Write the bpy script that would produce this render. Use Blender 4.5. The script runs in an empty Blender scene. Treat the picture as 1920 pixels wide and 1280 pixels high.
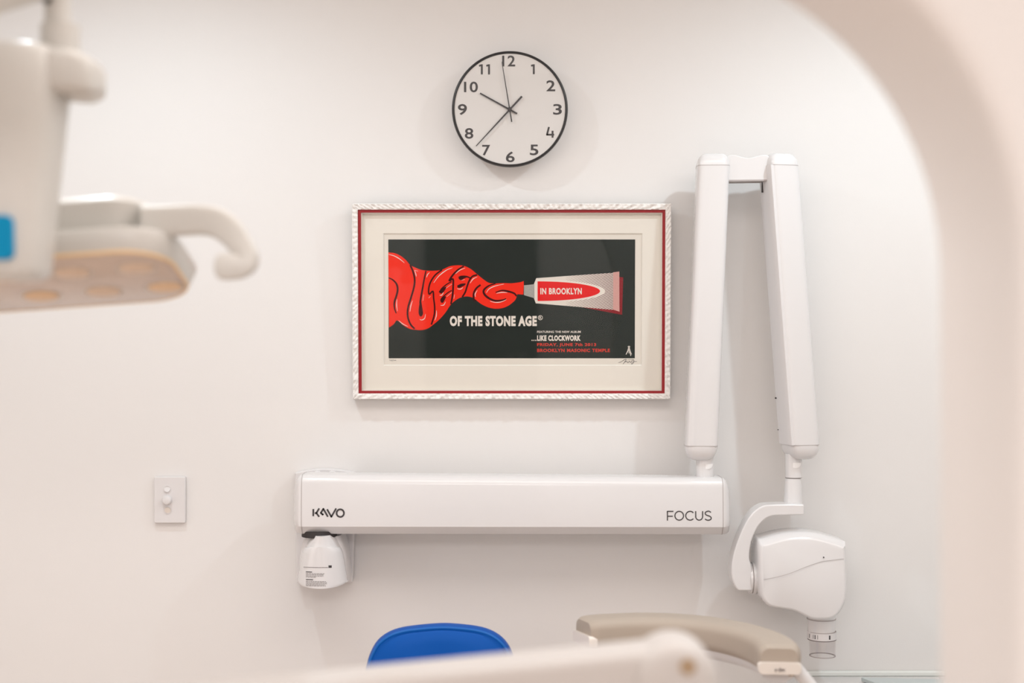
import bpy, math, random
from mathutils import Vector, Matrix
random.seed(7)
F = 1920 * 50 / 36.0          # focal length in pixels (50 mm lens, 36 mm sensor)
CZ = 1.6                      # eye height
D = 3.6                       # distance of the surgery's back wall
CEIL = 2.8
XL, XR, YB = -2.4, 2.1, -3.0    # side walls and the corridor wall behind the camera
scn = bpy.context.scene
C = scn.collection

def lin(r, g, b):
    f = lambda v: (v/255/12.92) if v/255 <= .04045 else ((v/255+.055)/1.055)**2.4
    return (f(r), f(g), f(b), 1)

# ------------------------------------------------------------------ camera
cd = bpy.data.cameras.new('camera'); cam = bpy.data.objects.new('camera', cd); C.objects.link(cam)
cd.lens = 50; cd.sensor_width = 36; cam.location = (0, 0, CZ); cam.rotation_euler = (math.pi/2, 0, 0)
cd.clip_start = .02
cd.dof.use_dof = True; cd.dof.focus_distance = 3.5; cd.dof.aperture_fstop = 1.9
scn.camera = cam
# ------------------------------------------------------------------ world, lights, exposure
w = bpy.data.worlds.new('world'); scn.world = w; w.use_nodes = True
w.node_tree.nodes['Background'].inputs[0].default_value = (1, .96, .93, 1)
w.node_tree.nodes['Background'].inputs[1].default_value = .3
def spot(name, loc, energy, size, blend, rad, col, aim=None):
    l = bpy.data.lights.new(name, 'SPOT'); l.energy = energy; l.spot_size = math.radians(size); l.spot_blend = blend
    l.shadow_soft_size = rad; l.color = col
    o = bpy.data.objects.new(name, l); C.objects.link(o); o.location = loc
    if aim:
        o.rotation_euler = (Vector(aim)-Vector(loc)).to_track_quat('-Z', 'Y').to_euler()
    return o
def area(name, loc, energy, sx, sy, col, rot=(0, 0, 0)):
    l = bpy.data.lights.new(name, 'AREA'); l.energy = energy; l.shape = 'RECTANGLE'; l.size = sx; l.size_y = sy; l.color = col
    o = bpy.data.objects.new(name, l); C.objects.link(o); o.location = loc; o.rotation_euler = rot
    return o
DL = [(-.92, D-.80), (1.02, D-.80)]          # the two downlights that wash the back wall
for (x, y), e in zip(DL, (24, 28.5)):
    spot('downlight_beam', (x, y, CEIL-.03), e, 162, .75, .026, (.77, .92, 1))
area('room_fill_light', (.3, 1.95, CEIL-.03), 27, 3.4, .9, (1, .93, .885))  # unseen soft fill, added to raise the ambient light
area('corridor_fill_light', (-.1, -1.7, CEIL-.03), 92, 2.6, 1.6, (1, .97, .965))  # fill added behind the camera for the arch face and corridor wall
area('side_fill_light', (XL+.05, 2.1, 1.25), 6, 1.1, 1.3, (1, .89, .84), (0, -math.pi/2, 0))  # warm fill added from the left; the wall has no window
scn.view_settings.view_transform = 'Standard'; scn.view_settings.look = 'None'
scn.view_settings.gamma = 1; scn.view_settings.use_curve_mapping = False
scn.view_settings.exposure = 0.07

# ------------------------------------------------------------------ materials
def mat(name, col, rough=.5, spec=.5, metal=0, coat=0, bump=0, bscale=200, var=0, vscale=5):
    m = bpy.data.materials.new(name); m.use_nodes = True; nt = m.node_tree; b = nt.nodes['Principled BSDF']
    b.inputs['Base Color'].default_value = col; b.inputs['Roughness'].default_value = rough
    b.inputs['Specular IOR Level'].default_value = spec; b.inputs['Metallic'].default_value = metal
    b.inputs['Coat Weight'].default_value = coat; b.inputs['Coat Roughness'].default_value = .08
    tc = nt.nodes.new('ShaderNodeTexCoord')
    if bump:
        n = nt.nodes.new('ShaderNodeTexNoise'); n.inputs['Scale'].default_value = bscale; n.inputs['Detail'].default_value = 4
        bm = nt.nodes.new('ShaderNodeBump'); bm.inputs['Strength'].default_value = bump; bm.inputs['Distance'].default_value = .002
        nt.links.new(tc.outputs['Object'], n.inputs['Vector'])
        nt.links.new(n.outputs['Fac'], bm.inputs['Height']); nt.links.new(bm.outputs['Normal'], b.inputs['Normal'])
    if var:
        n2 = nt.nodes.new('ShaderNodeTexNoise'); n2.inputs['Scale'].default_value = vscale; n2.inputs['Detail'].default_value = 3
        mx = nt.nodes.new('ShaderNodeMix'); mx.data_type = 'RGBA'
        mx.inputs[6].default_value = col; mx.inputs[7].default_value = tuple(c*(1-var) for c in col[:3])+(1,)
        nt.links.new(tc.outputs['Object'], n2.inputs['Vector']); nt.links.new(n2.outputs['Fac'], mx.inputs[0])
        nt.links.new(mx.outputs[2], b.inputs['Base Color'])
    return m
def glassmat(name, tint, rough=.02, fac=.013):
    m = bpy.data.materials.new(name); m.use_nodes = True; nt = m.node_tree; nt.nodes.clear()
    out = nt.nodes.new('ShaderNodeOutputMaterial'); mx = nt.nodes.new('ShaderNodeMixShader')
    t = nt.nodes.new('ShaderNodeBsdfTransparent'); t.inputs[0].default_value = tint
    g = nt.nodes.new('ShaderNodeBsdfGlossy'); g.inputs['Roughness'].default_value = rough
    mx.inputs[0].default_value = fac; nt.links.new(t.outputs[0], mx.inputs[1]); nt.links.new(g.outputs[0], mx.inputs[2])
    nt.links.new(mx.outputs[0], out.inputs[0]); return m
def emis(name, col, s):
    m = bpy.data.materials.new(name); m.use_nodes = True; b = m.node_tree.nodes['Principled BSDF']
    b.inputs['Emission Color'].default_value = col; b.inputs['Emission Strength'].default_value = s; return m
M = dict(
    wall=mat('painted_plaster', (.81, .79, .775, 1), .75, .3, bump=.06, bscale=350, var=.015),
    arch=mat('arch_plaster', (.85, .82, .80, 1), .8, .3, bump=.06, bscale=300),
    ceil=mat('ceiling_paint', (.84, .82, .80, 1), .9, .2),
    floor=mat('vinyl_floor', (.74, .60, .50, 1), .45, .4, var=.12, vscale=14),
    white=mat('white_plastic', (.76, .745, .745, 1), .22, .5, coat=.3),
    satin=mat('satin_white_plastic', (.75, .73, .73, 1), .38, .4),
    cap=mat('cap_and_highlight_white', (.88, .87, .865, 1), .2, .5),
    seam=mat('seam_grey', (.42, .38, .37, 1), .6),
    dark=mat('dark_gap', (.035, .03, .03, 1), .7),
    ink=mat('charcoal_ink', (.045, .04, .042, 1), .5),
    greyink=mat('grey_ink', (.16, .13, .125, 1), .5),
    black=mat('black_rim', (.012, .011, .012, 1), .35),
    dial=mat('clock_face_white', (.70, .675, .66, 1), .7),
    glass=glassmat('clear_glass', (.99, .99, .985, 1)),
    acryl=glassmat('clear_acrylic', (.965, .955, .955, 1), .08, .04),
    frame=mat('carved_white_paint', (.86, .83, .80, 1), .45, .5, bump=.2, bscale=260),
    redlip=mat('dark_red_lip', lin(150, 26, 34), .4, .4),
    mat_=mat('cream_mat_board', (.81, .765, .70, 1), .9, .1, bump=.05, bscale=900),
    bevelw=mat('mat_bevel_white', (.88, .85, .80, 1), .8, .1),
    paper=mat('print_paper', (.76, .71, .645, 1), .85, .1),
    posterbg=mat('dark_green_ink', (.0125, .0195, .0165, 1), .5, .2, var=.35, vscale=9),
    red=mat('bright_red_ink', (.85, .028, .012, 1), .6, .1),
    deepred=mat('label_red_ink', (.72, .0045, .006, 1), .6, .1),
    shadered=mat('dark_red_ink', (.24, .016, .022, 1), .6, .1),
    linered=mat('outline_ink', (.045, .006, .006, 1), .6, .1),
    wht=mat('white_ink', (.76, .70, .64, 1), .6, .1),
    textred=mat('text_red_ink', (.60, .045, .03, 1), .6, .1),
    taupe=mat('taupe_upholstery', (.44, .375, .315, 1), .55, .3, bump=.08, bscale=500),
    ivory=mat('ivory_plastic', (.80, .74, .68, 1), .4),
    blue=mat('blue_vinyl', (.001, .085, .40, 1), .45, .15, bump=.05, bscale=350),
    bluesheen=mat('blue_piping_vinyl', (.003, .12, .46, 1), .4, .3),
    badge=mat('cyan_badge', (.0, .26, .50, 1), .5, .15),
    lampbody=mat('lamp_grey_white', (.62, .60, .565, 1), .3, .5),
    lens=mat('peach_lens', (.72, .58, .49, 1), .22, .5, coat=.5, var=.25, vscale=22),
    amber=mat('amber_reflector', (.80, .55, .34, 1), .25, .5),
    amberpale=mat('pale_amber_reflector', (.74, .56, .42, 1), .3, .5),
    goldglow=mat('gold_edge_glow', (.85, .60, .34, 1), .3, .5),
    steel=mat('brushed_steel', (.55, .54, .53, 1), .3, .5, metal=1),
    brown=mat('tan_plug', (.40, .28, .17, 1), .5),
    counter=mat('worktop_laminate', (.66, .65, .64, 1), .25, .5),
    trim=mat('worktop_upstand', (.80, .83, .80, 1), .3, .5),
    teal=mat('pale_teal_plastic', (.52, .58, .58, 1), .35),
    cab=mat('cabinet_white', (.75, .73, .71, 1), .4),
    added_door_grey=mat('added_dark_grey_door', (.05, .05, .052, 1), .5),
    lampglow=emis('downlight_diffuser', (1, .95, .9, 1), 4),
)

# ------------------------------------------------------------------ mesh helpers
def P(px, py, d): return Vector(((px-960)*d/F, d, CZ+(640-py)*d/F))
class MB:
    def __init__(s): s.v = []; s.f = []
    def add(s, vs, fs):
        n = len(s.v); s.v += [Vector(v) for v in vs]; s.f += [tuple(i+n for i in f) for f in fs]; return s
    def box(s, x0, x1, y0, y1, z0, z1):
        return s.add([(x0,y0,z0),(x1,y0,z0),(x1,y1,z0),(x0,y1,z0),(x0,y0,z1),(x1,y0,z1),(x1,y1,z1),(x0,y1,z1)],
                     [(0,3,2,1),(4,5,6,7),(0,1,5,4),(1,2,6,5),(2,3,7,6),(3,0,4,7)])
    def loft(s, rings, cap=True, closed=True):
        n = len(rings[0]); vs = [p for r in rings for p in r]; fs = []
        for k in range(len(rings)-1):
            for i in range(n if closed else n-1):
                j = (i+1) % n; fs.append((k*n+i, k*n+j, (k+1)*n+j, (k+1)*n+i))
        if cap: fs.append(tuple(range(n))[::-1]); fs.append(tuple((len(rings)-1)*n+i for i in range(n)))
        return s.add(vs, fs)
    def tube(s, pts, rad, n=16, cap=True, flat=1.0, up=(0, 0, 1)):
        pts = [Vector(p) for p in pts]
        if not isinstance(rad, (list, tuple)): rad = [rad]*len(pts)
        rings = []; ref = None
        for i, p in enumerate(pts):
            t = (pts[min(i+1, len(pts)-1)]-pts[max(i-1, 0)]).normalized()
            if ref is None:
                ref = Vector(up) if abs(t.dot(Vector(up))) < .95 else Vector((1, 0, 0))
            a = (ref-t*ref.dot(t)).normalized(); ref = a; b = t.cross(a)
            rings.append([p+a*math.cos(q)*rad[i]+b*math.sin(q)*rad[i]*flat for q in [2*math.pi*k/n for k in range(n)]])
        return s.loft(rings, cap)
    def prism(s, poly, y0, y1):            # poly: list of (x,z); extruded along y
        n = len(poly)
        a = [(x, y0, z) for x, z in poly]; b = [(x, y1, z) for x, z in poly]
        return s.add(a+b, [tuple(range(n)), tuple(range(2*n-1, n-1, -1))]+[(i, n+i, n+(i+1) % n, (i+1) % n) for i in range(n)])
    def xf(s, m): s.v = [m @ v for v in s.v]; return s
def tag(o, label, cat, group=None):
    o['label'] = label; o['category'] = cat
    if group: o['group'] = group
    return o
def thing(name, label, cat, loc, group=None):
    o = bpy.data.objects.new(name, None); C.objects.link(o); o.location = loc; o.empty_display_size = .05
    return tag(o, label, cat, group)
def world_loc(o):
    v = Vector((0, 0, 0))
    while o: v += o.location; o = o.parent
    return v
def obj(name, mb, m, parent=None, smooth=False, bevel=0, sharp=50, seg=3, ang=35, struct=False, label=None):
    me = bpy.data.meshes.new(name); off = world_loc(parent) if parent else Vector((0, 0, 0))
    me.from_pydata([tuple(v-off) for v in mb.v], [], mb.f); me.validate(); me.materials.append(M[m])
    import bmesh
    b = bmesh.new(); b.from_mesh(me); bmesh.ops.recalc_face_normals(b, faces=b.faces); b.to_mesh(me); b.free()
    o = bpy.data.objects.new(name, me); C.objects.link(o)
    if parent: o.parent = parent
    if smooth or bevel:
        for p in me.polygons: p.use_smooth = True
        me.set_sharp_from_angle(angle=math.radians(sharp if smooth else 30))
    if bevel:
        md = o.modifiers.new('bevel', 'BEVEL'); md.width = bevel; md.segments = seg; md.limit_method = 'ANGLE'; md.angle_limit = math.radians(ang)
        md.harden_normals = True
    if struct: o['kind'] = 'structure'
    if label: o['label'] = label
    return o
def cr(pts, n=6, closed=False):            # Catmull-Rom through 2-D / 3-D points
    out = []; k = len(pts)
    g = (lambda i: pts[i % k]) if closed else (lambda i: pts[max(0, min(k-1, i))])
    for i in range(k if closed else k-1):
        p0, p1, p2, p3 = g(i-1), g(i), g(i+1), g(i+2)
        for j in range(n):
            t = j/n
            out.append(tuple(.5*((2*b)+(-a+c)*t+(2*a-5*b+4*c-d)*t*t+(-a+3*b-3*c+d)*t**3) for a, b, c, d in zip(p0, p1, p2, p3)))
    if not closed: out.append(tuple(pts[-1]))
    return out
def flat(mb, pts, d):                       # flat printed shape on a plane at depth d
    return mb.add([P(x, y, d) for x, y in pts], [tuple(range(len(pts)))[::-1]])
def stroke(mb, pts, wid, d, smooth=5):      # flat printed line; wid px or list
    if not smooth and 2 <= len(pts) < 8:
        for a, b in zip(pts, pts[1:]):
            tx, ty = b[0]-a[0], b[1]-a[1]; l = math.hypot(tx, ty); ux, uy = tx/l, ty/l; e = wid*.5
            ea = e if a != pts[0] else 0; eb = e if b != pts[-1] else 0
            A = (a[0]-ux*ea*.6, a[1]-uy*ea*.6); B = (b[0]+ux*eb*.6, b[1]+uy*eb*.6)
            mb.add([P(A[0]-uy*e, A[1]+ux*e, d), P(B[0]-uy*e, B[1]+ux*e, d), P(B[0]+uy*e, B[1]-ux*e, d), P(A[0]+uy*e, A[1]-ux*e, d)], [(0, 1, 2, 3)])
        return mb
    q = cr(pts, smooth) if smooth and len(pts) > 2 else pts
    n = len(q); L = []; R = []
    for i, p in enumerate(q):
        a = q[max(0, i-1)]; b = q[min(n-1, i+1)]; tx, ty = b[0]-a[0], b[1]-a[1]; l = math.hypot(tx, ty) or 1
        if isinstance(wid, (list, tuple)):
            u = i/(n-1)*(len(wid)-1); k = min(int(u), len(wid)-2); ww = wid[k]+(wid[k+1]-wid[k])*(u-k)
        else: ww = wid
        nx, ny = -ty/l*ww/2, tx/l*ww/2
        L.append(P(p[0]+nx, p[1]+ny, d)); R.append(P(p[0]-nx, p[1]-ny, d))
    return mb.add(L+R, [(i, i+1, n+i+1, n+i) for i in range(n-1)])
def text(mb, s, x0, x1, y0, y1, d, bold=0.0, shear=0):   # lettering fitted to a box given as px at depth d
    cu = bpy.data.curves.new('t', 'FONT'); cu.body = s; cu.offset = bold; cu.space_character = 1.12 if bold > .03 else 1; cu.shear = shear; cu.resolution_u = 4
    if len(s) > 12: cu.resolution_u = 3
    o = bpy.data.objects.new('t', cu); C.objects.link(o)
    bpy.context.view_layer.update()
    me = o.evaluated_get(bpy.context.evaluated_depsgraph_get()).to_mesh()
    vs = [v.co.copy() for v in me.vertices]; fs = [tuple(p.vertices) for p in me.polygons]
    bpy.data.objects.remove(o); bpy.data.curves.remove(cu)
    ax, bx = min(v.x for v in vs), max(v.x for v in vs); ay, by = min(v.y for v in vs), max(v.y for v in vs)
    return mb.add([P(x0+(v.x-ax)/(bx-ax)*(x1-x0), y1-(v.y-ay)/(by-ay)*(y1-y0), d) for v in vs], fs)
def rrect(cx, cz, hx, hz, r, n=6):
    out = []
    for sx, sz, a0 in ((1, 1, 0), (-1, 1, 90), (-1, -1, 180), (1, -1, 270)):
        for k in range(n+1):
            a = math.radians(a0+90*k/n); out.append((cx+sx*(hx-r)+r*math.cos(a), cz+sz*(hz-r)+r*math.sin(a)))
    return out
def superring(c, hx, hy, n=28, e=3.0, rot=0, z=None):  # horizontal superellipse ring around c
    out = []
    for k in range(n):
        a = 2*math.pi*k/n; ca, sa = math.cos(a), math.sin(a)
        x = math.copysign(abs(ca)**(2/e), ca)*hx; y = math.copysign(abs(sa)**(2/e), sa)*hy
        out.append(Vector((c[0]+x*math.cos(rot)-y*math.sin(rot), c[1]+x*math.sin(rot)+y*math.cos(rot), c[2])))
    return out
def pxpoly(pts, d): return [((x-960)*d/F, CZ+(640-y)*d/F) for x, y in pts]

# ------------------------------------------------------------------ room shell
obj('floor', MB().box(XL-.1, XR+.1, YB-.1, D+.1, -.1, 0), 'floor', struct=True)
obj('ceiling', MB().box(XL-.1, XR+.1, YB-.1, D+.1, CEIL, CEIL+.1), 'ceil', struct=True)
obj('wall_back', MB().box(XL-.1, XR+.1, D, D+.1, 0, CEIL), 'wall', struct=True)
obj('wall_left', MB().box(XL-.1, XL, YB, D, 0, CEIL), 'wall', struct=True)
obj('wall_right', MB().box(XR, XR+.1, YB, D, 0, CEIL), 'wall', struct=True)
obj('wall_front', MB().box(XL, XR, YB-.1, YB, 0, CEIL), 'wall', struct=True)
obj('baseboard_back', MB().box(XL, XR, D-.015, D, 0, .1), 'cab', struct=True, bevel=.004)
# wall with the round-cornered opening we look through
A0, A1 = 1.17, 1.40                     # near and far face
sc = A1/F; rr = 611*sc; xr = 800*sc; zc = CZ+120*sc; ztop = zc+rr; xl = -1.45
outline = []
N = 40
for k in range(N+1):                    # right jamb, arc, head, left arc, left jamb
    a = math.pi/2*k/N; outline.append((xr-rr+rr*math.cos(a), zc+rr*math.sin(a)))
for k in range(N+1):
    a = math.pi/2+math.pi/2*k/N; outline.append((xl+rr+rr*math.cos(a), zc+rr*math.sin(a)))
outline = [(xr, 0)]+[(xr, zc*t/6) for t in range(1, 6)]+outline+[(xl, zc*t/6) for t in range(5, 0, -1)]+[(xl, 0)]
def outward(i, r):
    a = outline[max(0, i-1)]; b = outline[min(len(outline)-1, i+1)]; tx, tz = b[0]-a[0], b[1]-a[1]; l = math.hypot(tx, tz)
    return (outline[i][0]+tz/l*r, outline[i][1]-tx/l*r)
prof = []                               # (outward offset, y): bull-nosed edges
rn, rf = .022, .006
for k in range(7):
    a = math.pi/2*k/6; prof.append((rn*(1-math.sin(a)), A0+rn*(1-math.cos(a))))
for k in range(5):
    a = math.pi/2*k/4; prof.append((rf*(1-math.cos(a)), A1-rf*(1-math.sin(a))))
mb = MB(); rings = []
for off, y in prof:
    rings.append([Vector((*[outward(i, off)[0]], y, max(0, outward(i, off)[1]))) for i in range(len(outline))])
mb.loft(rings, cap=False, closed=False)
for ring, y in ((rings[0], A0), (rings[-1], A1)):
    far = []
    for i, p in enumerate(ring):
        if i <= 6+1: q = (XR, y, p.z if i else 0)
        else: q = None
        far.append(q)
    # simple strips: right side, above, left side
    n = len(ring); mid = n//2
    for i in range(n-1):
        a, b = ring[i], ring[i+1]
        if a.x > 0 and b.x > 0 or (i < mid and a.z < ztop-.0005 and a.x > 0):
            mb.add([a, b, (XR, y, b.z), (XR, y, a.z)], [(0, 1, 2, 3)])
        elif a.x < -1.0 and b.x < -1.0 and i > mid:
            mb.add([a, b, (XL, y, b.z), (XL, y, a.z)], [(0, 1, 2, 3)])
    zt = max(p.z for p in ring)
    mb.add([(XL, y, zt), (XR, y, zt), (XR, y, CEIL), (XL, y, CEIL)], [(0, 1, 2, 3)])
    # arc parts lying between x=0 and the flat head
    for i in range(n-1):
        a, b = ring[i], ring[i+1]
        if not ((a.x > 0 and b.x > 0 or (i < mid and a.z < ztop-.0005 and a.x > 0)) or (a.x < -1.0 and b.x < -1.0 and i > mid)):
            mb.add([a, b, (b.x, y, zt), (a.x, y, zt)], [(0, 1, 2, 3)])
obj('wall_arch', mb, 'arch', smooth=True, struct=True)

dr = obj('added_door', MB().box(-.62, .18, YB+.002, YB+.042, .005, 2.04), 'added_door_grey', struct=True, bevel=.003)  # unseen door added to put a dark reflection in the poster glass
obj('added_door_handle', MB().tube([(.08, YB+.09, 1.0), (-.04, YB+.09, 1.0)], .009, 12), 'steel', dr)
obj('added_door_rose', MB().tube([(.08, YB+.042, 1.0), (.08, YB+.095, 1.0)], [.025, .010], 16), 'steel', dr)
# downlight fixtures in the ceiling (out of frame, they hold the lamps)
for i, (x, y) in enumerate(DL):
    t = thing('downlight', ['round recessed ceiling downlight left of the clock, above the frame',
                            'round recessed ceiling downlight right of the clock, above the frame'][i], 'downlight', (x, y, CEIL), 'ceiling downlights by the back wall')
    r_ = []
    for rad, z in ((.036, CEIL-.001), (.048, CEIL-.001), (.050, CEIL-.004), (.040, CEIL-.006), (.036, CEIL-.001)):
        r_.append([Vector((x+rad*math.cos(q), y+rad*math.sin(q), z)) for q in [2*math.pi*k/32 for k in range(32)]])
    obj('bezel', MB().loft(r_, cap=False), 'cab', t, smooth=True)
    obj('diffuser', MB().tube([(x, y, CEIL-.0005), (x, y, CEIL-.002)], .036, 32), 'lampglow', t)

# ------------------------------------------------------------------ wall clock
dc = D-.057
t = thing('wall_clock', 'round black-rimmed wall clock with white face above the framed poster', 'clock', P(956, 204, D))
cc = P(956, 204, dc); R = 109*dc/F
def disc_rings(spec, c, n=96): return [[Vector((c.x+r*math.cos(q), y, c.z+r*math.sin(q))) for q in [2*math.pi*k/n for k in range(n)]] for r, y in spec]
obj('case', MB().loft(disc_rings([(R*.80, D-.0005), (R*.93, D-.006), (R*.965, dc+.012), (R*.965, dc+.004)], cc)), 'satin', t, smooth=True)
obj('rim', MB().loft(disc_rings([(R*.955, dc+.016), (R*.995, dc+.014), (R, dc+.004), (R*.99, dc), (R*.965, dc-.001), (R*.952, dc+.002), (R*.950, dc+.012), (R*.955, dc+.016)], cc), cap=False), 'black', t, smooth=True)
obj('dial', MB().loft(disc_rings([(R*.952, dc+.0035), (R*.952, dc+.0028)], cc)), 'dial', t)
dn = dc+.0024
nums = {'12': (941.5, 966, 104, 124.5), '1': (996.5, 1003, 120.5, 139), '2': (1024.5, 1041, 150.5, 171), '3': (1037, 1053.5, 195, 215),
        '4': (1024.5, 1040, 238, 258), '5': (993.5, 1009.5, 271, 291), '6': (948.5, 965, 284, 304), '7': (904, 919, 271.5, 291.5),
        '8': (871.5, 887.5, 240, 260), '9': (858.5, 875.5, 195, 215.5), '10': (870, 896, 153, 173), '11': (899, 919, 120.5, 139.5)}
for s_, (a, b, y0, y1) in nums.items():
    mb = MB()
    if s_ in ('1', '11'):
        for xx in ([a, b-6.5] if s_ == '11' else [a]):
            stroke(mb, [(xx+4.4, y0), (xx+4.4, y1)], 3.6, dn, 0); flat(mb, [(xx-1.2, y0+1.2), (xx+3.2, y0), (xx+4.6, y0+3), (xx-.4, y0+4.6)], dn-.0001)
    elif s_ == '4':
        stroke(mb, [(1029.3, 238), (1025.6, 252.4), (1039, 252.4)], 3.4, dn, 0); stroke(mb, [(1036, 245), (1036, 258)], 3.6, dn-.0001, 0)
    else: text(mb, s_, a, b, y0, y1, dn, .016)
    obj('numeral', mb, 'ink', t)
def hand(name, tip, tail, w0, w1, dh, th=.0006):
    dx, dy = tip[0]-tail[0], tip[1]-tail[1]; l = math.hypot(dx, dy); nx, ny = -dy/l, dx/l
    pl = [(tail[0]+nx*w0/2, tail[1]+ny*w0/2), (tip[0]+nx*w1/2, tip[1]+ny*w1/2), (tip[0]-nx*w1/2, tip[1]-ny*w1/2), (tail[0]-nx*w0/2, tail[1]-ny*w0/2)]
    obj(name, MB().prism(pxpoly(pl, dh), dh, dh+th), 'ink', t)
hand('hour_hand', (900, 174.6), (969.5, 213), 3.2, 2.6, dc-.001)
hand('minute_hand', (892.6, 273.8), (978.6, 180.6), 3.6, 1.5, dc-.003)
hand('second_hand', (941, 116), (959.5, 228.5), 2.4, 1.3, dc-.005)
c2 = P(955.6, 205, dc)
obj('hub', MB().tube([(c2.x, dc+.003, c2.z), (c2.x, dc-.006, c2.z)], 3.8*dc/F, 20), 'ink', t)
mbg = MB().loft(disc_rings([(R*.950, dc-.0062), (R*.6, dc-.0085), (R*.2, dc-.0095)], cc, 64)[::-1], cap=False)
mbg.add(disc_rings([(R*.2, dc-.0095)], cc, 64)[0], [tuple(range(64))])
mbg.add(disc_rings([(R*.951, dc+.002)], cc, 64)[0]+disc_rings([(R*.950, dc-.0062)], cc, 64)[0], [(i, (i+1) % 64, 64+(i+1) % 64, 64+i) for i in range(64)])
M['clockglass'] = glassmat('thin_clock_glass', (.99, .99, .985, 1), .05, .008)
obj('glass_cover', mbg, 'clockglass', t, smooth=True)

# ------------------------------------------------------------------ framed poster
dF = D-.034                                    # front of the frame
bc = P(959, 748, dF); t = thing('framed_poster', 'concert poster with red lettering in a carved white frame with red lip', 'picture', (bc.x, D, bc.z))
def bar(p0, p1, q0, q1, d0):                   # carved moulding between outer edge p0-p1 and inner edge q0-q1 (px)
    L = max(abs(p1[0]-p0[0]), abs(p1[1]-p0[1])); ns = int(L/1.9); rings = []
    ph = [random.uniform(0, 6.28) for _ in range(40)]
    pr = [(0, D-.004), (0, d0+.010), (.04, d0+.003), (.16, d0), (.30, d0+.0005), (.44, d0+.001), (.58, d0+.001), (.72, d0+.001), (.86, d0+.002), (.97, d0+.003), (1, d0+.010), (1, D-.010)]
    for i in range(ns+1):
        u = i/ns; ring = []
        for j, (v, y) in enumerate(pr):
            x = (p0[0]*(1-u)+p1[0]*u)*(1-v)+(q0[0]*(1-u)+q1[0]*u)*v; z = (p0[1]*(1-u)+p1[1]*u)*(1-v)+(q0[1]*(1-u)+q1[1]*u)*v
            yy = y; s = u*L
            if 3 <= j <= 8:
                a = math.sin(s*.37+ph[0]+j*.5+2*math.sin(s*.05))+math.sin(s*.61+ph[1]-j*.9+2.5*math.sin(s*.033+1))+.8*math.sin(s*.19+ph[2]+j*.5)+random.uniform(-1.1, 1.1)
                yy += .0010*a*(1-abs(u-.5)**8)
            ex = random.uniform(-.35, .35) if j in (1, 2) and 0 < i < ns else 0
            q = P(x, z, d0); ring.append(Vector((q.x+ex*.0008, yy, q.z+ex*.0008)))
        rings.append(ring)
    return MB().loft(rings)
O = [(660.5, 381), (1258, 381), (1258, 748), (660.5, 748)]; I = [(672, 393), (1246.5, 393), (1246.5, 736.5), (672, 736.5)]
for k in range(4):
    obj('moulding', bar(O[k], O[(k+1) % 4], I[k], I[(k+1) % 4], dF), 'frame', t, smooth=True)
def ringprism(a, b, y0, y1, dd):               # a,b px rects (x0,y0,x1,y1)
    A = [(a[0], a[1]), (a[2], a[1]), (a[2], a[3]), (a[0], a[3])]; B = [(b[0], b[1]), (b[2], b[1]), (b[2], b[3]), (b[0], b[3])]
    A = pxpoly(A, dd); B = pxpoly(B, dd)
    mk = lambda y, q: [Vector((x, y, z)) for x, z in q]
    return MB().loft([mk(y1, A), mk(y0, A), mk(y0, B), mk(y1, B), mk(y1, A)], cap=False)
obj('inner_lip', ringprism((671.5, 392.5, 1247, 737), (677.5, 398, 1241.5, 732), dF+.007, D-.014, dF), 'redlip', t)
obj('inner_fillet', ringprism((677.3, 397.8, 1241.7, 732.2), (679.5, 400, 1239.5, 730), dF+.011, D-.014, dF), 'mat_', t)
dm = D-.0145
obj('mat_board', ringprism((676, 396, 1243, 734), (719.5, 437.5, 1203.5, 684.5), dm, dm+.002, dm), 'mat_', t)
obj('mat_bevel', MB().loft([[Vector((x, y, z)) for x, z in pxpoly([(r[0], r[1]), (r[2], r[1]), (r[2], r[3]), (r[0], r[3])], dm)] for y, r in ((dm-.0001, (719, 437, 1204, 685)), (dm+.0025, (720.6, 438.8, 1202.4, 683.2)))], cap=False), 'bevelw', t)
obj('backing_board', MB().prism(pxpoly([(674, 395), (1245, 395), (1245, 735), (674, 735)], dm), dm+.006, D-.0045), 'mat_', t)
ppr = obj('print_sheet', MB().prism(pxpoly([(712, 430), (1210, 430), (1210, 692), (712, 692)], dm), dm+.003, dm+.004), 'paper', t)
d = dm+.0028
def lay(k): return dm+.0028-.00012*k
obj('dark_ground', flat(MB(), [(729, 449), (1190, 449), (1190, 671), (729, 671)], lay(0)), 'posterbg', ppr)
q = lambda pts, ox=720, oy=440, s=6.4: [(ox+x/s, oy+y/s) for x, y in pts]
# red squeezed lettering
body = q([(60, 210), (150, 228), (230, 270), (300, 345)])
body = cr(q([(58, 212), (130, 220), (200, 250), (270, 305), (318, 362), (385, 395), (450, 420), (530, 430), (620, 430), (700, 418), (790, 378), (880, 366), (960, 372), (1040, 408), (1110, 465), (1190, 530), (1260, 575), (1340, 582), (1440, 578), (1536, 580), (1640, 566), (1676, 552)]), 4) \
     + cr([(982, 534), (981, 552)], 1)[0:] + cr([(970, 551), (966, 562), (957, 570)], 4) + cr(q([(1500, 845), (1430, 875), (1340, 885), (1250, 868), (1170, 830), (1110, 785), (1060, 750), (990, 738), (920, 752), (860, 785), (800, 840), (740, 930), (670, 1010), (590, 1078), (530, 1120), (460, 1140), (390, 1138), (310, 1125), (230, 1080), (160, 1025), (120, 1070), (64, 1110)]), 4)
obj('paste_lettering', flat(MB(), body, lay(1)), 'red', ppr)
mb = MB(); k_ = 2
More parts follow.
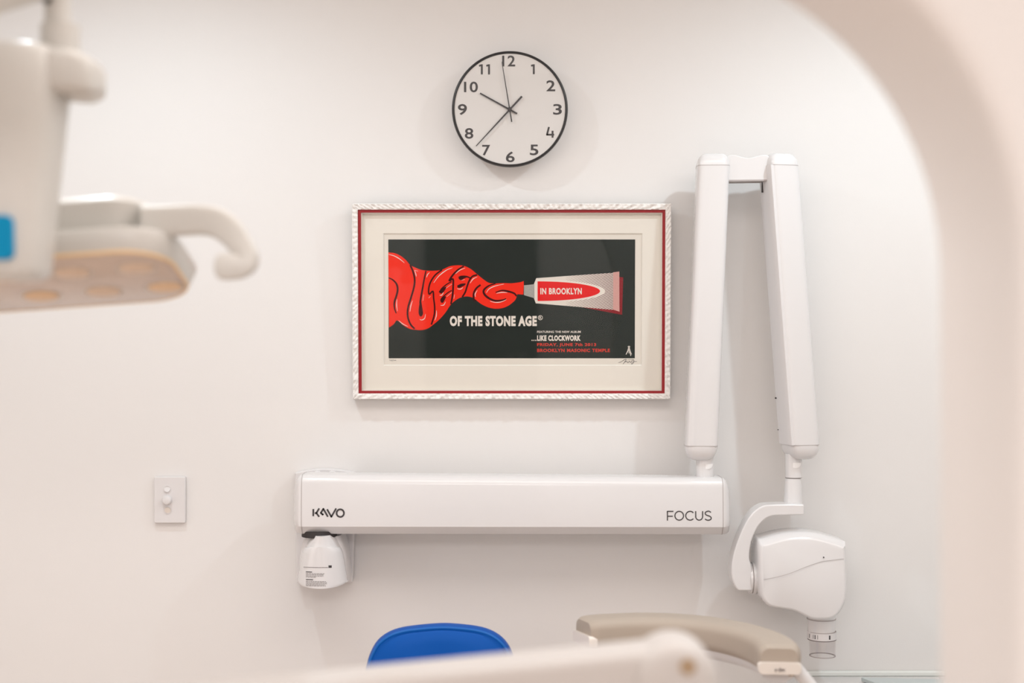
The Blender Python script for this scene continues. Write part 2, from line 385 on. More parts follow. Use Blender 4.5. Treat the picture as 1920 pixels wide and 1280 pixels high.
L_ = [([(58, 515), (110, 540), (155, 590), (168, 660), (150, 740), (128, 810), (130, 880), (150, 940)], [1.5, 3, 3, 1.5]),
      ([(318, 362), (352, 440), (372, 540), (360, 640), (325, 760), (290, 880), (288, 980), (320, 1070), (370, 1125)], 2.8),
      ([(508, 432), (488, 520), (470, 620), (448, 740), (436, 820)], [2, 2.6, 3]),
      ([(700, 420), (620, 480), (565, 560), (540, 640), (545, 712), (590, 675), (598, 760), (610, 860), (605, 960), (570, 1075)], 2.4),
      ([(960, 376), (890, 420), (830, 480), (785, 552), (830, 530), (832, 620), (825, 720), (805, 830)], [2.2, 3, 2.8, 2.6]),
      ([(1120, 480), (1060, 500), (1020, 560), (995, 630), (975, 690), (940, 745)], 2.6),
      ([(1160, 600), (1110, 640), (1078, 700), (1080, 770), (1105, 790)], 2.8),
      ([(1340, 584), (1260, 610), (1200, 660), (1205, 710), (1260, 760), (1340, 790), (1420, 782), (1465, 765)], [1.5, 3, 3.4, 2.8, 1.5]),
      ([(1340, 690), (1410, 668), (1480, 675), (1560, 700), (1590, 735)], [1.5, 3, 2.5]),
      ([(1040, 520), (990, 500), (930, 500), (900, 515)], [2, 3]),
      ([(980, 590), (930, 595), (885, 618)], [2, 3]),
      ([(815, 560), (760, 590), (700, 640), (668, 690)], [1.5, 2.5]),
      ([(815, 665), (760, 700), (700, 755), (685, 790)], [1.5, 2.5])]
for pts, wd in L_: stroke(mb, q(pts), [v*1.2 for v in wd] if isinstance(wd, list) else wd*1.2, lay(2), 4)
for pts in ([(436, 800), (450, 800), (466, 900), (470, 950), (445, 980), (420, 950), (420, 880)], [(668, 690), (690, 650), (750, 620), (735, 660), (700, 700)], [(682, 800), (690, 760), (745, 735), (730, 780), (705, 815)],
            [(898, 525), (915, 500), (1000, 505), (960, 525), (930, 545)], [(880, 622), (910, 600), (975, 600), (945, 618), (905, 636)]):
    flat(mb, cr(q(pts), 3, True), lay(2))
obj('letter_outline', mb, 'linered', ppr)
mb = MB()
for pts in ([(60, 236), (130, 255), (200, 295), (250, 338)], [(370, 425), (386, 470), (390, 500)], [(372, 425), (410, 436)], [(550, 452), (525, 478), (515, 510)], [(825, 395), (750, 425), (660, 495), (600, 575)],
            [(975, 398), (910, 425), (860, 468)], [(1120, 505), (1070, 530), (1035, 580)], [(480, 715), (470, 790)], [(345, 790), (325, 850), (315, 920)], [(160, 770), (155, 840), (165, 915)], [(500, 950), (490, 1000), (455, 1020), (430, 1010)],
            [(632, 905), (630, 970), (612, 1025)], [(180, 1025), (225, 1065), (290, 1098)], [(815, 590), (745, 640)], [(715, 690), (695, 722), (670, 722)], [(815, 690), (755, 740)], [(740, 800), (720, 840), (680, 845)],
            [(560, 735), (540, 755)], [(970, 535), (930, 545)], [(950, 630), (920, 650), (880, 645)], [(848, 715), (840, 765)], [(1120, 665), (1095, 710), (1100, 745)], [(1440, 590), (1330, 615), (1260, 650), (1230, 695)],
            [(1350, 702), (1410, 690), (1480, 692)], [(1275, 795), (1330, 808), (1400, 805), (1470, 775)]):
    obj('letter_highlight', stroke(MB(), q(pts), [.5, 1.5, .5], lay(3), 4), 'wht', ppr)
# tube
q2 = lambda pts: q(pts, 960, 490)
def halftone():
    m = bpy.data.materials.new('halftone_tube'); m.use_nodes = True; nt = m.node_tree; b = nt.nodes['Principled BSDF']; b.inputs['Roughness'].default_value = .6
    tc = nt.nodes.new('ShaderNodeTexCoord'); mp = nt.nodes.new('ShaderNodeMapping'); mp.inputs['Rotation'].default_value = (0, math.radians(25), 0)
    wv = nt.nodes.new('ShaderNodeTexWave'); wv.bands_direction = 'Z'; wv.inputs['Scale'].default_value = 85; wv.inputs['Distortion'].default_value = .6; wv.inputs['Detail'].default_value = 0
    sx = nt.nodes.new('ShaderNodeSeparateXYZ'); mr = nt.nodes.new('ShaderNodeMapRange')
    x0 = P(1060, 0, dm).x-bc.x; x1 = P(1150, 0, dm).x-bc.x
    mr.inputs[1].default_value = x0; mr.inputs[2].default_value = x1; mr.inputs[3].default_value = 0; mr.inputs[4].default_value = .62
    lt = nt.nodes.new('ShaderNodeMath'); lt.operation = 'LESS_THAN'
    mx = nt.nodes.new('ShaderNodeMix'); mx.data_type = 'RGBA'; mx.inputs[6].default_value = (.72, .66, .60, 1); mx.inputs[7].default_value = (.20, .10, .10, 1)
    nt.links.new(tc.outputs['Object'], mp.inputs[0]); nt.links.new(mp.outputs[0], wv.inputs[0]); nt.links.new(tc.outputs['Object'], sx.inputs[0]); nt.links.new(sx.outputs[0], mr.inputs[0])
    nt.links.new(wv.outputs['Fac'], lt.inputs[0]); nt.links.new(mr.outputs[0], lt.inputs[1]); nt.links.new(lt.outputs[0], mx.inputs[0]); nt.links.new(mx.outputs[2], b.inputs['Base Color'])
    return m
M['tube'] = halftone()
M['neckink'] = mat('grey_neck_ink', (.46, .45, .42, 1), .6, .1, var=.4, vscale=400)
M['pink'] = mat('pink_crimp_ink', (.66, .36, .33, 1), .6, .1, var=.15, vscale=300)
obj('tube_shadow', flat(MB(), q2([(800, 540), (1240, 480), (1285, 185), (1330, 190), (1318, 638)]), lay(1)), 'shadered', ppr)
obj('tube_print', flat(MB(), q2([(290, 200), (700, 170), (1215, 135), (1215, 578), (950, 556), (285, 500), (265, 440), (265, 270)]), lay(2)), 'tube', ppr)
obj('tube_crimp', flat(MB(), q2([(1210, 130), (1283, 120), (1286, 600), (1210, 575)]), lay(3)), 'pink', ppr)
obj('tube_nozzle', flat(MB(), q2([(143, 285), (265, 272), (270, 440), (143, 402)]), lay(3)), 'neckink', ppr)
obj('tube_shoulder', flat(MB(), q2([(290, 200), (305, 200), (290, 500), (285, 500), (262, 440), (262, 270)]), lay(3)), 'wht', ppr)
el = lambda w_, h_: [(300, 355-h_)]+[(300+w_*math.sin(a), 355-h_*math.cos(a)) for a in [math.pi*k/30 for k in range(1, 30)]]+[(300, 355+h_)]
obj('label_border', flat(MB(), q2(el(815, 138)), lay(4)), 'wht', ppr)
obj('label_field', flat(MB(), q2([(x+6, y) for x, y in el(748, 118)]), lay(5)), 'deepred', ppr)
obj('tube_text', text(MB(), 'IN BROOKLYN', 1013, 1090.5, 539.5, 551.5, lay(6), .035), 'wht', ppr)
obj('band_text', text(MB(), 'OF THE STONE AGE', 843.5, 1006.5, 591.5, 611, lay(3), .055), 'wht', ppr)
mb = MB(); stroke(mb, [(1013+4*math.cos(a), 595+4*math.sin(a)) for a in [2*math.pi*k/24 for k in range(25)]], .9, lay(3), 0)
text(mb, 'R', 1011, 1015.2, 592.3, 597.6, lay(3), .01); obj('registered_mark', mb, 'wht', ppr)
obj('small_text', text(MB(), 'FEATURING THE NEW ALBUM', 1007, 1088.5, 619.5, 623.5, lay(3), .015), 'wht', ppr)
obj('album_text', text(MB(), 'LIKE CLOCKWORK', 1007, 1088.5, 628, 638.5, lay(3), .05), 'wht', ppr)
mb = MB()
for x in (997.5, 1001, 1004.5): flat(mb, [(x-.9, 636.4), (x+.9, 636.4), (x+.9, 638.4), (x-.9, 638.4)], lay(3))
obj('ellipsis_dots', mb, 'wht', ppr)
obj('date_text', text(MB(), 'FRIDAY, JUNE 7th 2013', 1007, 1117.5, 642.5, 649.8, lay(3), .035), 'textred', ppr)
obj('venue_text', text(MB(), 'BROOKLYN MASONIC TEMPLE', 1007, 1143.5, 653, 659.5, lay(3), .035), 'textred', ppr)
mb = MB()
for pts, wd in (([(1179, 650), (1177, 657), (1173.5, 664)], [2.6, 1.2]), ([(1179, 650), (1181, 657), (1184, 664)], [2.6, 1.1]), ([(1179, 652), (1179, 662)], 1), ([(1180, 652), (1181, 660), (1182.5, 666.5)], 1.3), ([(1177, 649.5), (1179, 648.5), (1181, 649.5)], 1.6)):
    stroke(mb, pts, wd, lay(3), 3)
obj('emblem', mb, 'wht', ppr)
mb = MB()
stroke(mb, [(1159, 679), (1164, 678), (1170, 674), (1174, 673.5), (1168, 682)], [.5, 1, .8], lay(1), 5)
stroke(mb, [(1171, 678), (1175, 677), (1177, 679.5), (1180, 676.5), (1182, 679), (1185, 675.5), (1188, 674), (1188, 679), (1184, 682), (1186, 678), (1194, 677)], [.9, .8, .7], lay(1), 5)
stroke(mb, [(1176, 673.5), (1187, 673.2)], .5, lay(1), 0)
obj('signature', mb, 'ink', ppr)
mb = MB()
stroke(mb, [(731, 673), (731.5, 676)], .6, lay(1), 0); stroke(mb, [(733, 674), (734, 676), (735.5, 673.5)], .6, lay(1)); stroke(mb, [(738, 673), (736, 677)], .5, lay(1), 0); stroke(mb, [(738.5, 675.5), (741, 674.5), (743, 675.5)], .7, lay(1))
obj('edition_mark', mb, 'ink', ppr)
obj('glass_pane', MB().prism(pxpoly([(676, 396), (1243, 396), (1243, 734), (676, 734)], dF+.012), dF+.0112, dF+.0128), 'glass', t)
t.rotation_euler = (math.radians(2.2), 0, 0)

# ------------------------------------------------------------------ light switch
ds = D-.012
b0 = P(318, 937, D); t = thing('light_switch', 'white wall plate with two round buttons and a dimmer knob', 'light switch', b0)
obj('plate', MB().prism(pxpoly(rrect(318, 937, 29.5, 43.5, 3), ds), ds, D-.0005), 'satin', t, bevel=.0025)
for (x, y, r, pr_) in ((313.8, 917, 7.2, .003), (314.5, 956, 7.2, .003)):
    c = P(x, y, ds)
    obj('button_collar', MB().loft([[Vector((c.x+rad*math.cos(a), yy, c.z+rad*math.sin(a))) for a in [2*math.pi*k/28 for k in range(28)]] for rad, yy in ((r*ds/F, ds+.001), (r*ds/F, ds-.0012), (r*.8*ds/F, ds-.0012), (r*.8*ds/F, ds+.001))], cap=False), 'satin', t, smooth=True)
    ang = -.35 if y < 930 else .25
    mb = MB().tube([(0, .003, 0), (0, -.0022, 0)], r*.78*ds/F, 24)
    mb.xf(Matrix.Translation((c.x, ds, c.z)) @ Matrix.Rotation(ang, 4, 'X')); obj('button', mb, 'white' if y < 930 else 'ivory', t, smooth=True)
c = P(314, 937, ds)
obj('dimmer_knob', MB().loft([[Vector((c.x+rad*ds/F*math.cos(a), yy, c.z+rad*ds/F*math.sin(a))) for a in [2*math.pi*k/32 for k in range(32)]] for rad, yy in ((9, ds+.001), (8.6, ds-.008), (7.8, ds-.0125), (6.4, ds-.0135))]), 'satin', t, smooth=True)

# ------------------------------------------------------------------ x-ray unit
dA = D-.108                                   # centre plane of the folded arms
base = P(606, 1000, D)
t = thing('dental_xray_unit', 'white wall-mounted dental x-ray unit with long horizontal arm and folded scissor arm', 'x-ray machine', base)
# wall plate
top = [(553+112*k/16, 886-7.5*math.sin(math.pi*k/16)) for k in range(17)]
obj('wall_plate', MB().prism(pxpoly(top+[(664, 1000), (661, 1092), (556, 1092)], D-.03), D-.032, D-.0005), 'satin', t, bevel=.003)
for x in (594, 622):
    c = P(x, 891, D-.05); obj('screw_cap', MB().loft([[Vector((c.x+r*math.cos(a), y, c.z+r*math.sin(a))) for a in [2*math.pi*k/24 for k in range(24)]] for r, y in ((.0115, D-.033), (.0115, D-.044), (.009, D-.048), (.004, D-.050))]), 'white', t, smooth=True)
# bracket body under the arm
cx = P(603, 0, dA).x
rings = []
for py, hw, hd, ce in ((1003, .037, .05, 3.2), (1016, .045, .055, 3), (1040, .052, .058, 2.8), (1090, .056, .06, 2.6)):
    z = P(0, py, dA).z; rings.append(superring((cx+.004, D-.066, z), hw+.006, .064, 32, 6))
obj('bracket_housing', MB().loft(rings), 'satin', t, smooth=True)
# front shell of the bracket: widening conical hood with a visor edge
df = D-.18
def shell(rows, n=24):
    rg = []
    for py, cxp, hw, bul in rows:
        r = []
        for k in range(n+1):
            u = -1+2*k/n; a = u*math.pi/2
            p = P(cxp+hw*math.sin(a), py+4.0*bul*math.cos(a)*1.0, df); r.append(Vector((p.x, df+.055-.05*math.cos(a), p.z)))
        for k in range(n, -1, -2):
            u = -1+2*k/n; a = u*math.pi/2
            p = P(cxp+hw*.96*math.sin(a), py, df); r.append(Vector((p.x, df+.060, p.z)))
        rg.append(r)
    return rg
obj('bracket_neck', MB().loft(shell([(1006, 601, 17, 0), (1014, 601, 24, .3), (1030, 600, 33, .6), (1044, 599, 37, .8)])), 'white', t, smooth=True)
rows = [(1030, 600, 30, -1.2), (1032, 600, 35, -.9), (1040, 600, 38.5, -.3), (1060, 600, 42, .3), (1090, 600, 47, 2), (1093, 600, 47.5, 2.2), (1094.5, 600, 46, 2.2)]
shell_front = [[p+Vector((0, -.006, 0)) for p in r] for r in shell(rows)]
sh = obj('bracket_cover', MB().loft(shell_front), 'white', t, smooth=True)
def onshell(px, py, k=.0008):                 # print on the curved cover
    u = (px-600)/(42+(py-1060)*.15); u = max(-.98, min(.98, u)); a = math.asin(u)
    y = df+.049-.05*math.cos(a)-k; p = P(px, py, y); return p
mb = MB()
def ln(x0, x1, y, h, mb=mb):
    n = 8; L = []; R = []
    for i in range(n+1):
        x = x0+(x1-x0)*i/n; yc = y+3.0*(math.cos(math.asin(max(-.98, min(.98, (x-600)/46))))-.8)
        L.append(onshell(x, yc-h/2)); R.append(onshell(x, yc+h/2))
    mb.add(L+R, [(i, i+1, n+2+i, n+1+i) for i in range(n)])
for y, x1 in ((1074.6, 609), (1076.9, 608), (1079.2, 606), (1081.4, 593), (1089.3, 611), (1091.4, 613), (1093.6, 613), (1095.6, 609), (1097.5, 611)):
    x = 573.5
    while x < x1-1:
        wl = random.uniform(2, 5.5); ln(x, min(x+wl, x1), y, .75); x += wl+.9
ln(569, 615, 1063, .8)
obj('warning_text', mb, 'greyink', sh)
for a_ in ((573.5, 585, 1071.6, 1.5), (573.5, 587, 1086, 1.5), (616, 622, 1061.5, 4.5)):
    mb = MB(); ln(*a_, mb); obj('warning_heading', mb, 'ink', sh)
# pivot gap under the arm
c = P(597, 1004, D-.135)
obj('pivot_collar', MB().loft([[Vector((c.x+rx*math.cos(a), D-.118+rx*1.05*math.sin(a), z)) for a in [2*math.pi*k/32 for k in range(32)]] for rx, z in ((.043, c.z-.003), (.043, c.z+.012))]), 'dark', t)
# horizontal arm
dfr = dA-.058                                # its front plane
pf = dfr
def armprof(x, top, bot, shrink):
    y0, y1 = dfr+shrink, dA+.05-shrink*.6
    zt = CZ+(640-top)*pf/F; zb = CZ+(640-bot)*pf/F; h = zt-zb
    pts = []
    for k in range(7):                        # top front round
        a = math.pi/2*k/6; r = .022; pts.append((y0+.004+r*(1-math.sin(a)), zt-r*(1-math.cos(a))))
    pts = [(y1-.02, zt)]+pts
    pts += [(y0+.001, zt-h*.45), (y0, zt-h*.72), (y0+.0008, zb+.0205), (y0+.0028, zb+.0185), (y0+.018, zb+.002), (y0+.021, zb+.0005), (y0+.026, zb), (y1-.02, zb), (y1, zb+.02), (y1, zt-.02)]
    return [Vector((x, y, z)) for y, z in pts]
rings = []
X = lambda px: (px-960)*pf/F
for k in range(9):
    a = math.pi/2*(1-k/8); s_ = math.sin(a)
    rings.append(armprof(X(565-19*s_), 890.5+40*(1-math.cos(a)), 1003-6*(1-math.cos(a)), .045*(1-math.cos(a))))
for k in range(1, 9): rings.append(armprof(X(565+790*k/8), 890.5+6.5*k/8, 1003+1*k/8, 0))
for k in range(1, 9):
    a = math.pi/2*k/8
    rings.append(armprof(X(1355+19*math.sin(a)), 897+40*(1-math.cos(a)), 1004-6*(1-math.cos(a)), .045*(1-math.cos(a))))
ha = obj('horizontal_arm', MB().loft(rings), 'white', t, smooth=True, sharp=32)
for px in (565, 1356):
    tp = 890.5 if px < 900 else 897
    rg = [[v+Vector((dx, 0, 0)) for v in armprof(X(px), tp-.3, 1003.5+(.8 if px > 900 else 0), -.0005)] for dx in (-.0006, .0006)]
    obj('cap_seam', MB().loft(rg), 'seam', ha, smooth=True)
dl = dfr-.0006
mb = MB()                                     # wordmark
s6 = lambda pts: [(540+x/8, 860+y/8) for x, y in pts]
W = 3.1
for pts in ([(379, 752), (379, 858)], [(402, 812), (425, 812), (468, 742)], [(425, 812), (468, 868)], [(598, 868), (530, 748), (492, 810), (520, 835), (528, 822)],
            [(586, 755), (650, 868), (722, 742)]):
    stroke(mb, s6(pts), W, dl, 0)
stroke(mb, s6([(784+55*math.cos(a), 813+57*math.sin(a)) for a in [2*math.pi*k/32 for k in range(33)]]), W, dl, 0)
obj('maker_lettering', mb, 'ink', ha)
mb = MB(); W = 1.9; sf = lambda pts: [(1200+x/7.11, 860+y/7.11) for x, y in pts]     # FOCUS
arc = lambda cx, cy, rx, ry, a0, a1, n=20: [(cx+rx*math.cos(math.radians(a0+(a1-a0)*k/n)), cy+ry*math.sin(math.radians(a0+(a1-a0)*k/n))) for k in range(n+1)]
stroke(mb, sf([(366, 822), (366, 699), (446, 699)]), W, dl, 0); stroke(mb, sf([(366, 764), (438, 764)]), W, dl, 0)
stroke(mb, sf(arc(523, 757, 58, 59, 0, 360)), W, dl, 0)
stroke(mb, sf(arc(668, 757, 58, 59, -42, -318)), W, dl, 0)
stroke(mb, sf([(743, 696), (743, 765)]+arc(789, 768, 46, 48, 180, 0, 12)+[(835, 696)]), W, dl, 0)
stroke(mb, sf([(945, 712), (925, 698), (900, 697), (873, 712), (872, 735), (890, 750), (925, 762), (948, 780), (946, 803), (920, 816), (890, 814), (866, 800)]), W, dl, 4)
obj('model_lettering', mb, 'ink', ha)

# scissor arms
def tower(name, top, bot, hw, hd, rot, topcap, botcap):
    """top/bot: (px,py) of the axis at seam heights; lofted rounded box between, caps beyond"""
    z = lambda py: CZ+(640-py)*dA/F; x = lambda px: (px-960)*dA/F
    A, B = Vector((x(top[0]), dA, z(top[1]))), Vector((x(bot[0]), dA, z(bot[1])))
    root = obj(name, MB().loft([superring(A.lerp(B, k/6), hw, hd, 40, 5, rot) for k in range(7)]), 'white', t, smooth=True)
    ax = (A-B).normalized()
    rg = []
    for k in range(9):
        a = math.pi/2*k/8*.96; rg.append(superring(A+ax*(topcap*math.sin(a)), hw*(1-.42*(1-math.cos(a))), hd*(1-.42*(1-math.cos(a))), 40, 4.6, rot))
    obj('top_cap', MB().loft(rg), 'white', root, smooth=True)
    rg = []
    for k in range(9):
        a = math.pi/2*k/8*.94; rg.append(superring(B-ax*(botcap*math.sin(a))-ax*.0004, hw*(1-.62*(1-math.cos(a))), hd*(1-.55*(1-math.cos(a))), 40, 4, rot))
    obj('bottom_cap', MB().loft(rg), 'white', root, smooth=True)
    for c_, dd in ((A, 1), (B, -1)):
        obj('cap_seam', MB().loft([superring(c_+ax*e, hw+.0003, hd+.0003, 40, 5, rot) for e in (-.0006, .0006)]), 'seam', root, smooth=True)
    return root, A, B
lo, A1_, B1_ = tower('lower_scissor_arm', (1336, 313), (1314, 834), .0400, .040, math.radians(-3), .030, .036)
up, A2_, B2_ = tower('upper_scissor_arm', (1460, 313), (1499, 832), .0385, .044, math.radians(14), .030, .036)
# side rail strip of the right arm
def rot2(v, r): return Vector((v.x*math.cos(r)-v.y*math.sin(r), v.x*math.sin(r)+v.y*math.cos(r), v.z))
r14 = math.radians(14)
rg = []
for k in range(9):
    c_ = A2_.lerp(B2_, k/8); lv = []
    for (xx, yy) in ((-.0385, -.040), (-.0400, -.038), (-.0412, -.018), (-.0412, .022), (-.0400, .030), (-.030, .030), (-.030, -.040)):
        lv.append(c_+rot2(Vector((xx, yy, 0)), r14))
    rg.append(lv)
obj('side_rail', MB().loft(rg), 'satin', up, smooth=True)
c_ = A2_.lerp(B2_, .08)
obj('rail_slot', MB().tube([c_+rot2(Vector((-.0418, .012, -.008)), r14), A2_+rot2(Vector((-.036, .012, .010)), r14)], [.0028, .002], 8), 'dark', up)
for fr_, s_ in ((.835, .0019), (.95, .0010)):
    c_ = A2_.lerp(B2_, fr_)+rot2(Vector((-.0418, .024, 0)), r14); obj('rail_screw', MB().tube([c_, c_+Vector((-.0025, -.001, 0))], s_, 10), 'dark', up)
# elbow between the towers
z = lambda py: CZ+(640-py)*dA/F; x = lambda px: (px-960)*dA/F
pl = cr([(1352, 300), (1370, 292), (1400, 298), (1430, 292), (1446, 300)], 5)+[(1446, 340), (1352, 341)]
obj('elbow_joint', MB().prism([(x(a), z(b)) for a, b in pl], dA-.026, dA+.03), 'white', t, bevel=.006)
obj('elbow_edge', MB().prism([(x(a), z(b)) for a, b in [(1364, 339.6), (1438, 338.8), (1438, 341.2), (1364, 342.4)]], dA-.0262, dA+.02), 'seam', t)
# necks
def neck(cxp, y0, y1, r, name='neck', r1=None):
    a = Vector((x(cxp), dA, z(y0))); b = Vector((x(cxp), dA, z(y1)))
    o = obj(name, MB().tube([a, b], [r, r1 or r], 40), 'white', t, smooth=True)
    rr_ = r1 or r
    obj('neck_seam', MB().tube([b+Vector((0, 0, .0012)), b], rr_+.0004, 40), 'seam', o); return o
def crescent(cxp, cyp, r, par):  # painted highlight: white half-disc in place of a bright reflection on the neck
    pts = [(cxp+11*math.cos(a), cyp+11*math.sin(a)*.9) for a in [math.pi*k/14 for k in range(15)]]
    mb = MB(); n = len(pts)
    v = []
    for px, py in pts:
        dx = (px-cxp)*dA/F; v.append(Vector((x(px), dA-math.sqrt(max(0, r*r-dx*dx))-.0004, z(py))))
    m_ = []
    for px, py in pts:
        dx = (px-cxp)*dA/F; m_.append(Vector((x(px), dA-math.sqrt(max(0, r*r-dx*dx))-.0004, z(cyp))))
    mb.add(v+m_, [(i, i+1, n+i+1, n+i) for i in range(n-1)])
    obj('painted_highlight', mb, 'cap', par)
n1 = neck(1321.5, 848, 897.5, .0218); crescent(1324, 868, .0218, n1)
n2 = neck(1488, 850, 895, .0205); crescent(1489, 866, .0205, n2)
n3 = neck(1487, 896, 948, .0195, 'yoke_stem', .0235)
# yoke
outer = cr([(1508, 945.5), (1480, 945), (1450, 945.5), (1430, 948), (1411, 961), (1396, 984), (1383, 1014), (1375, 1040), (1371.5, 1062), (1372, 1082), (1377, 1097), (1384, 1107)], 3)
inner = cr([(1411, 1107), (1411, 1080), (1408, 1058), (1405, 1045), (1408, 1018), (1418, 992), (1432, 975), (1447, 967.5), (1470, 966), (1508, 965)], 3)
dY = dA-.02
yo = obj('yoke', MB().prism(pxpoly(outer+inner, dY-.03), dY-.032, dY+.030), 'white', t, bevel=.007, seg=4)
dh = dA-.02
c = P(1416, 1083, dh-.0); rd = .0365
def xring(xp, r, n=40): xx = (xp-960)*dh/F; return [Vector((xx, dh+r*math.cos(a), c.z+r*math.sin(a))) for a in [2*math.pi*k/n for k in range(n)]]
dia = obj('angle_dial', MB().loft([xring(1404, rd), xring(1408, rd+.001), xring(1409, rd-.002), xring(1410, rd+.002), xring(1423, rd+.002), xring(1425, rd-.003)]), 'white', t, smooth=True)
obj('dial_seam', MB().loft([xring(1408.6, rd+.0012), xring(1410, rd+.0012)]), 'seam', dia)
for k in range(26):
    a = math.radians(95+k*7); xx0 = (1415.5-960)*dh/F; xx1 = (1420-960)*dh/F; r = rd+.0022
    mbt = MB().add([(xx0, dh+r*math.cos(a), c.z+r*math.sin(a)), (xx1, dh+r*math.cos(a), c.z+r*math.sin(a)), (xx1, dh+r*math.cos(a+.03), c.z+r*math.sin(a+.03)), (xx0, dh+r*math.cos(a+.03), c.z+r*math.sin(a+.03))], [(0, 1, 2, 3)])
    obj('scale_mark', mbt, 'ink', dia)
# head: side profile pushed through depth with soft shoulders
sil = cr([(1424, 1018), (1436, 1012), (1470, 1003), (1505, 1000), (1540, 1003), (1584, 1016), (1588, 1022), (1589, 1060), (1589.5, 1105), (1585, 1128), (1574, 1147), (1562, 1156), (1548, 1158), (1524, 1157), (1508, 1150), (1488, 1141), (1460, 1136), (1440, 1132), (1428, 1120), (1424, 1100), (1423, 1060)], 4, True)
dhd = dh-.065
silw = pxpoly(sil, dhd); cxm = sum(p[0] for p in silw)/len(silw); czm = sum(p[1] for p in silw)/len(silw)
rings = []
for s_, y in ((.90, dh+.070), (.965, dh+.062), (1.0, dh+.045), (1.01, dh), (1.005, dh-.040), (.995, dh-.054), (.975, dh-.062), (.94, dh-.067), (.90, dh-.0685)):
    rings.append([Vector((cxm+(px-cxm)*s_, y+(.010*max(0, (pz-czm)/.1) if y < dh else 0), czm+(pz-czm)*s_-(0.006 if y < dh-.06 else 0))) for px, pz in silw])
hd = obj('xray_head', MB().loft(rings), 'white', t, smooth=True)
def hfront(px, py):
    p = P(px, py, dhd-.004); y = dh-.0688+.010*max(0, (p.z-czm)/.1)-.0002; return P(px, py, y)
mb = MB(); sm = cr([(1432, 1086), (1450, 1083), (1480, 1075), (1510, 1063), (1540, 1053), (1560, 1050), (1582, 1047.5)], 6)
n = len(sm); mb.add([hfront(a, b-.45) for a, b in sm]+[hfront(a, b+.45) for a, b in sm], [(i, i+1, n+i+1, n+i) for i in range(n-1)])
obj('cover_seam', mb, 'seam', hd)
c_ = hfront(1544.5, 1044.5); obj('indicator', MB().tube([c_+Vector((0, .002, 0)), c_+Vector((0, -.0006, 0))], .0016, 12), 'ink', hd)
# collimator
def cyl(name, cxp, y0, y1, r0, r1, m, par, n=40, cap=True):
    a = Vector(((cxp-960)*dh/F, dh, CZ+(640-y0)*dh/F)); b = Vector(((cxp-960)*dh/F, dh, CZ+(640-y1)*dh/F))
    return obj(name, MB().tube([a, b], [r0, r1], n, cap), m, par, smooth=True)
co = cyl('collimator_collar', 1540, 1150, 1183, .0345, .0335, 'white', hd)
cyl('collimator_seam', 1540, 1158.5, 1160, .0352, .0352, 'seam', co)
cr_ = cyl('collimator_ring', 1541, 1183, 1196.5, .0345, .0345, 'satin', hd)
cyl('ring_seam', 1541, 1182, 1183, .0347, .0347, 'seam', cr_); cyl('ring_seam', 1541, 1196.5, 1198, .0347, .0347, 'greyink', cr_)
for px, w_ in ((1524, 2), (1521, .8), (1528, .8), (1516, 1.4), (1550, 2.8)):
    dx = (px-1541)*dh/F; y = dh-math.sqrt(.0347**2-dx**2)-.0003
    x0, x1 = (px-w_/2-960)*dh/F, (px+w_/2-960)*dh/F; z0, z1 = CZ+(640-1193.5)*dh/F, CZ+(640-1186)*dh/F
    obj('ring_mark', MB().add([(x0, y, z0), (x1, y, z0), (x1, y, z1), (x0, y, z1)], [(0, 1, 2, 3)]), 'ink', cr_)
zz = lambda py: CZ+(640-py)*dh/F; xx = (1542-960)*dh/F
rg = [[Vector((xx+r*math.cos(a), dh+r*math.sin(a), zz(py))) for a in [2*math.pi*k/48 for k in range(48)]] for r, py in ((.0325, 1197), (.0315, 1229), (.0290, 1229.5), (.0300, 1197))]
obj('cone', MB().loft(rg, cap=False), 'acryl', hd, smooth=True, label='clear acrylic aiming cone')
rg = [[Vector((xx+r*math.cos(a), dh+r*math.sin(a), zz(py))) for a in [2*math.pi*k/48 for k in range(48)]] for r, py in ((.0318, 1228), (.0318, 1229.3), (.0288, 1229.3), (.0288, 1228), (.0318, 1228))]
obj('cone_lip', MB().loft(rg, cap=False), 'seam', hd, smooth=True)

# ------------------------------------------------------------------ worktop and low cabinet right
WZ = CZ-616*D/F-.012
t = thing('low_cabinet', 'low white cabinet with pale worktop standing against the back wall right of the stool', 'cabinet', (1.4, D-.25, 0))
obj('carcass', MB().box(.70, XR-.005, D-.50, D-.02, .08, WZ-.03), 'cab', t)
obj('plinth', MB().box(.72, XR-.005, D-.45, D-.03, 0, .08), 'dark', t)
obj('worktop', MB().box(.68, XR-.003, D-.53, D-.002, WZ-.03, WZ), 'counter', t, bevel=.004)
obj('upstand', MB().box(.68, XR-.003, D-.016, D-.001, WZ, WZ+.012), 'trim', t, bevel=.003)
for k in range(3):
    x0 = .70+k*.465; dr = obj('door', MB().box(x0+.004, x0+.461, D-.52, D-.50, .09, WZ-.04), 'cab', t, bevel=.003)
    obj('handle', MB().tube([(x0+.40, D-.535, .5), (x0+.40, D-.535, .62)], .006, 10), 'steel', dr)
a = P(1590, 1273, D-.05)
obj_t = obj('tray', MB().add([(1.03-.165, D-.075, WZ+.002), (1.30, D-.115, WZ+.002), (1.30, D-.30, WZ+.002), (.95, D-.30, WZ+.002), (1.03-.165, D-.075, WZ+.012), (1.30, D-.115, WZ+.012), (1.30, D-.30, WZ+.012), (.95, D-.30, WZ+.012)],
                             [(0, 1, 2, 3), (4, 5, 6, 7), (0, 1, 5, 4), (1, 2, 6, 5), (2, 3, 7, 6), (3, 0, 4, 7)]), 'teal', bevel=.002)
tag(obj_t, 'flat pale teal tray lying on the low worktop at the lower right', 'tray')

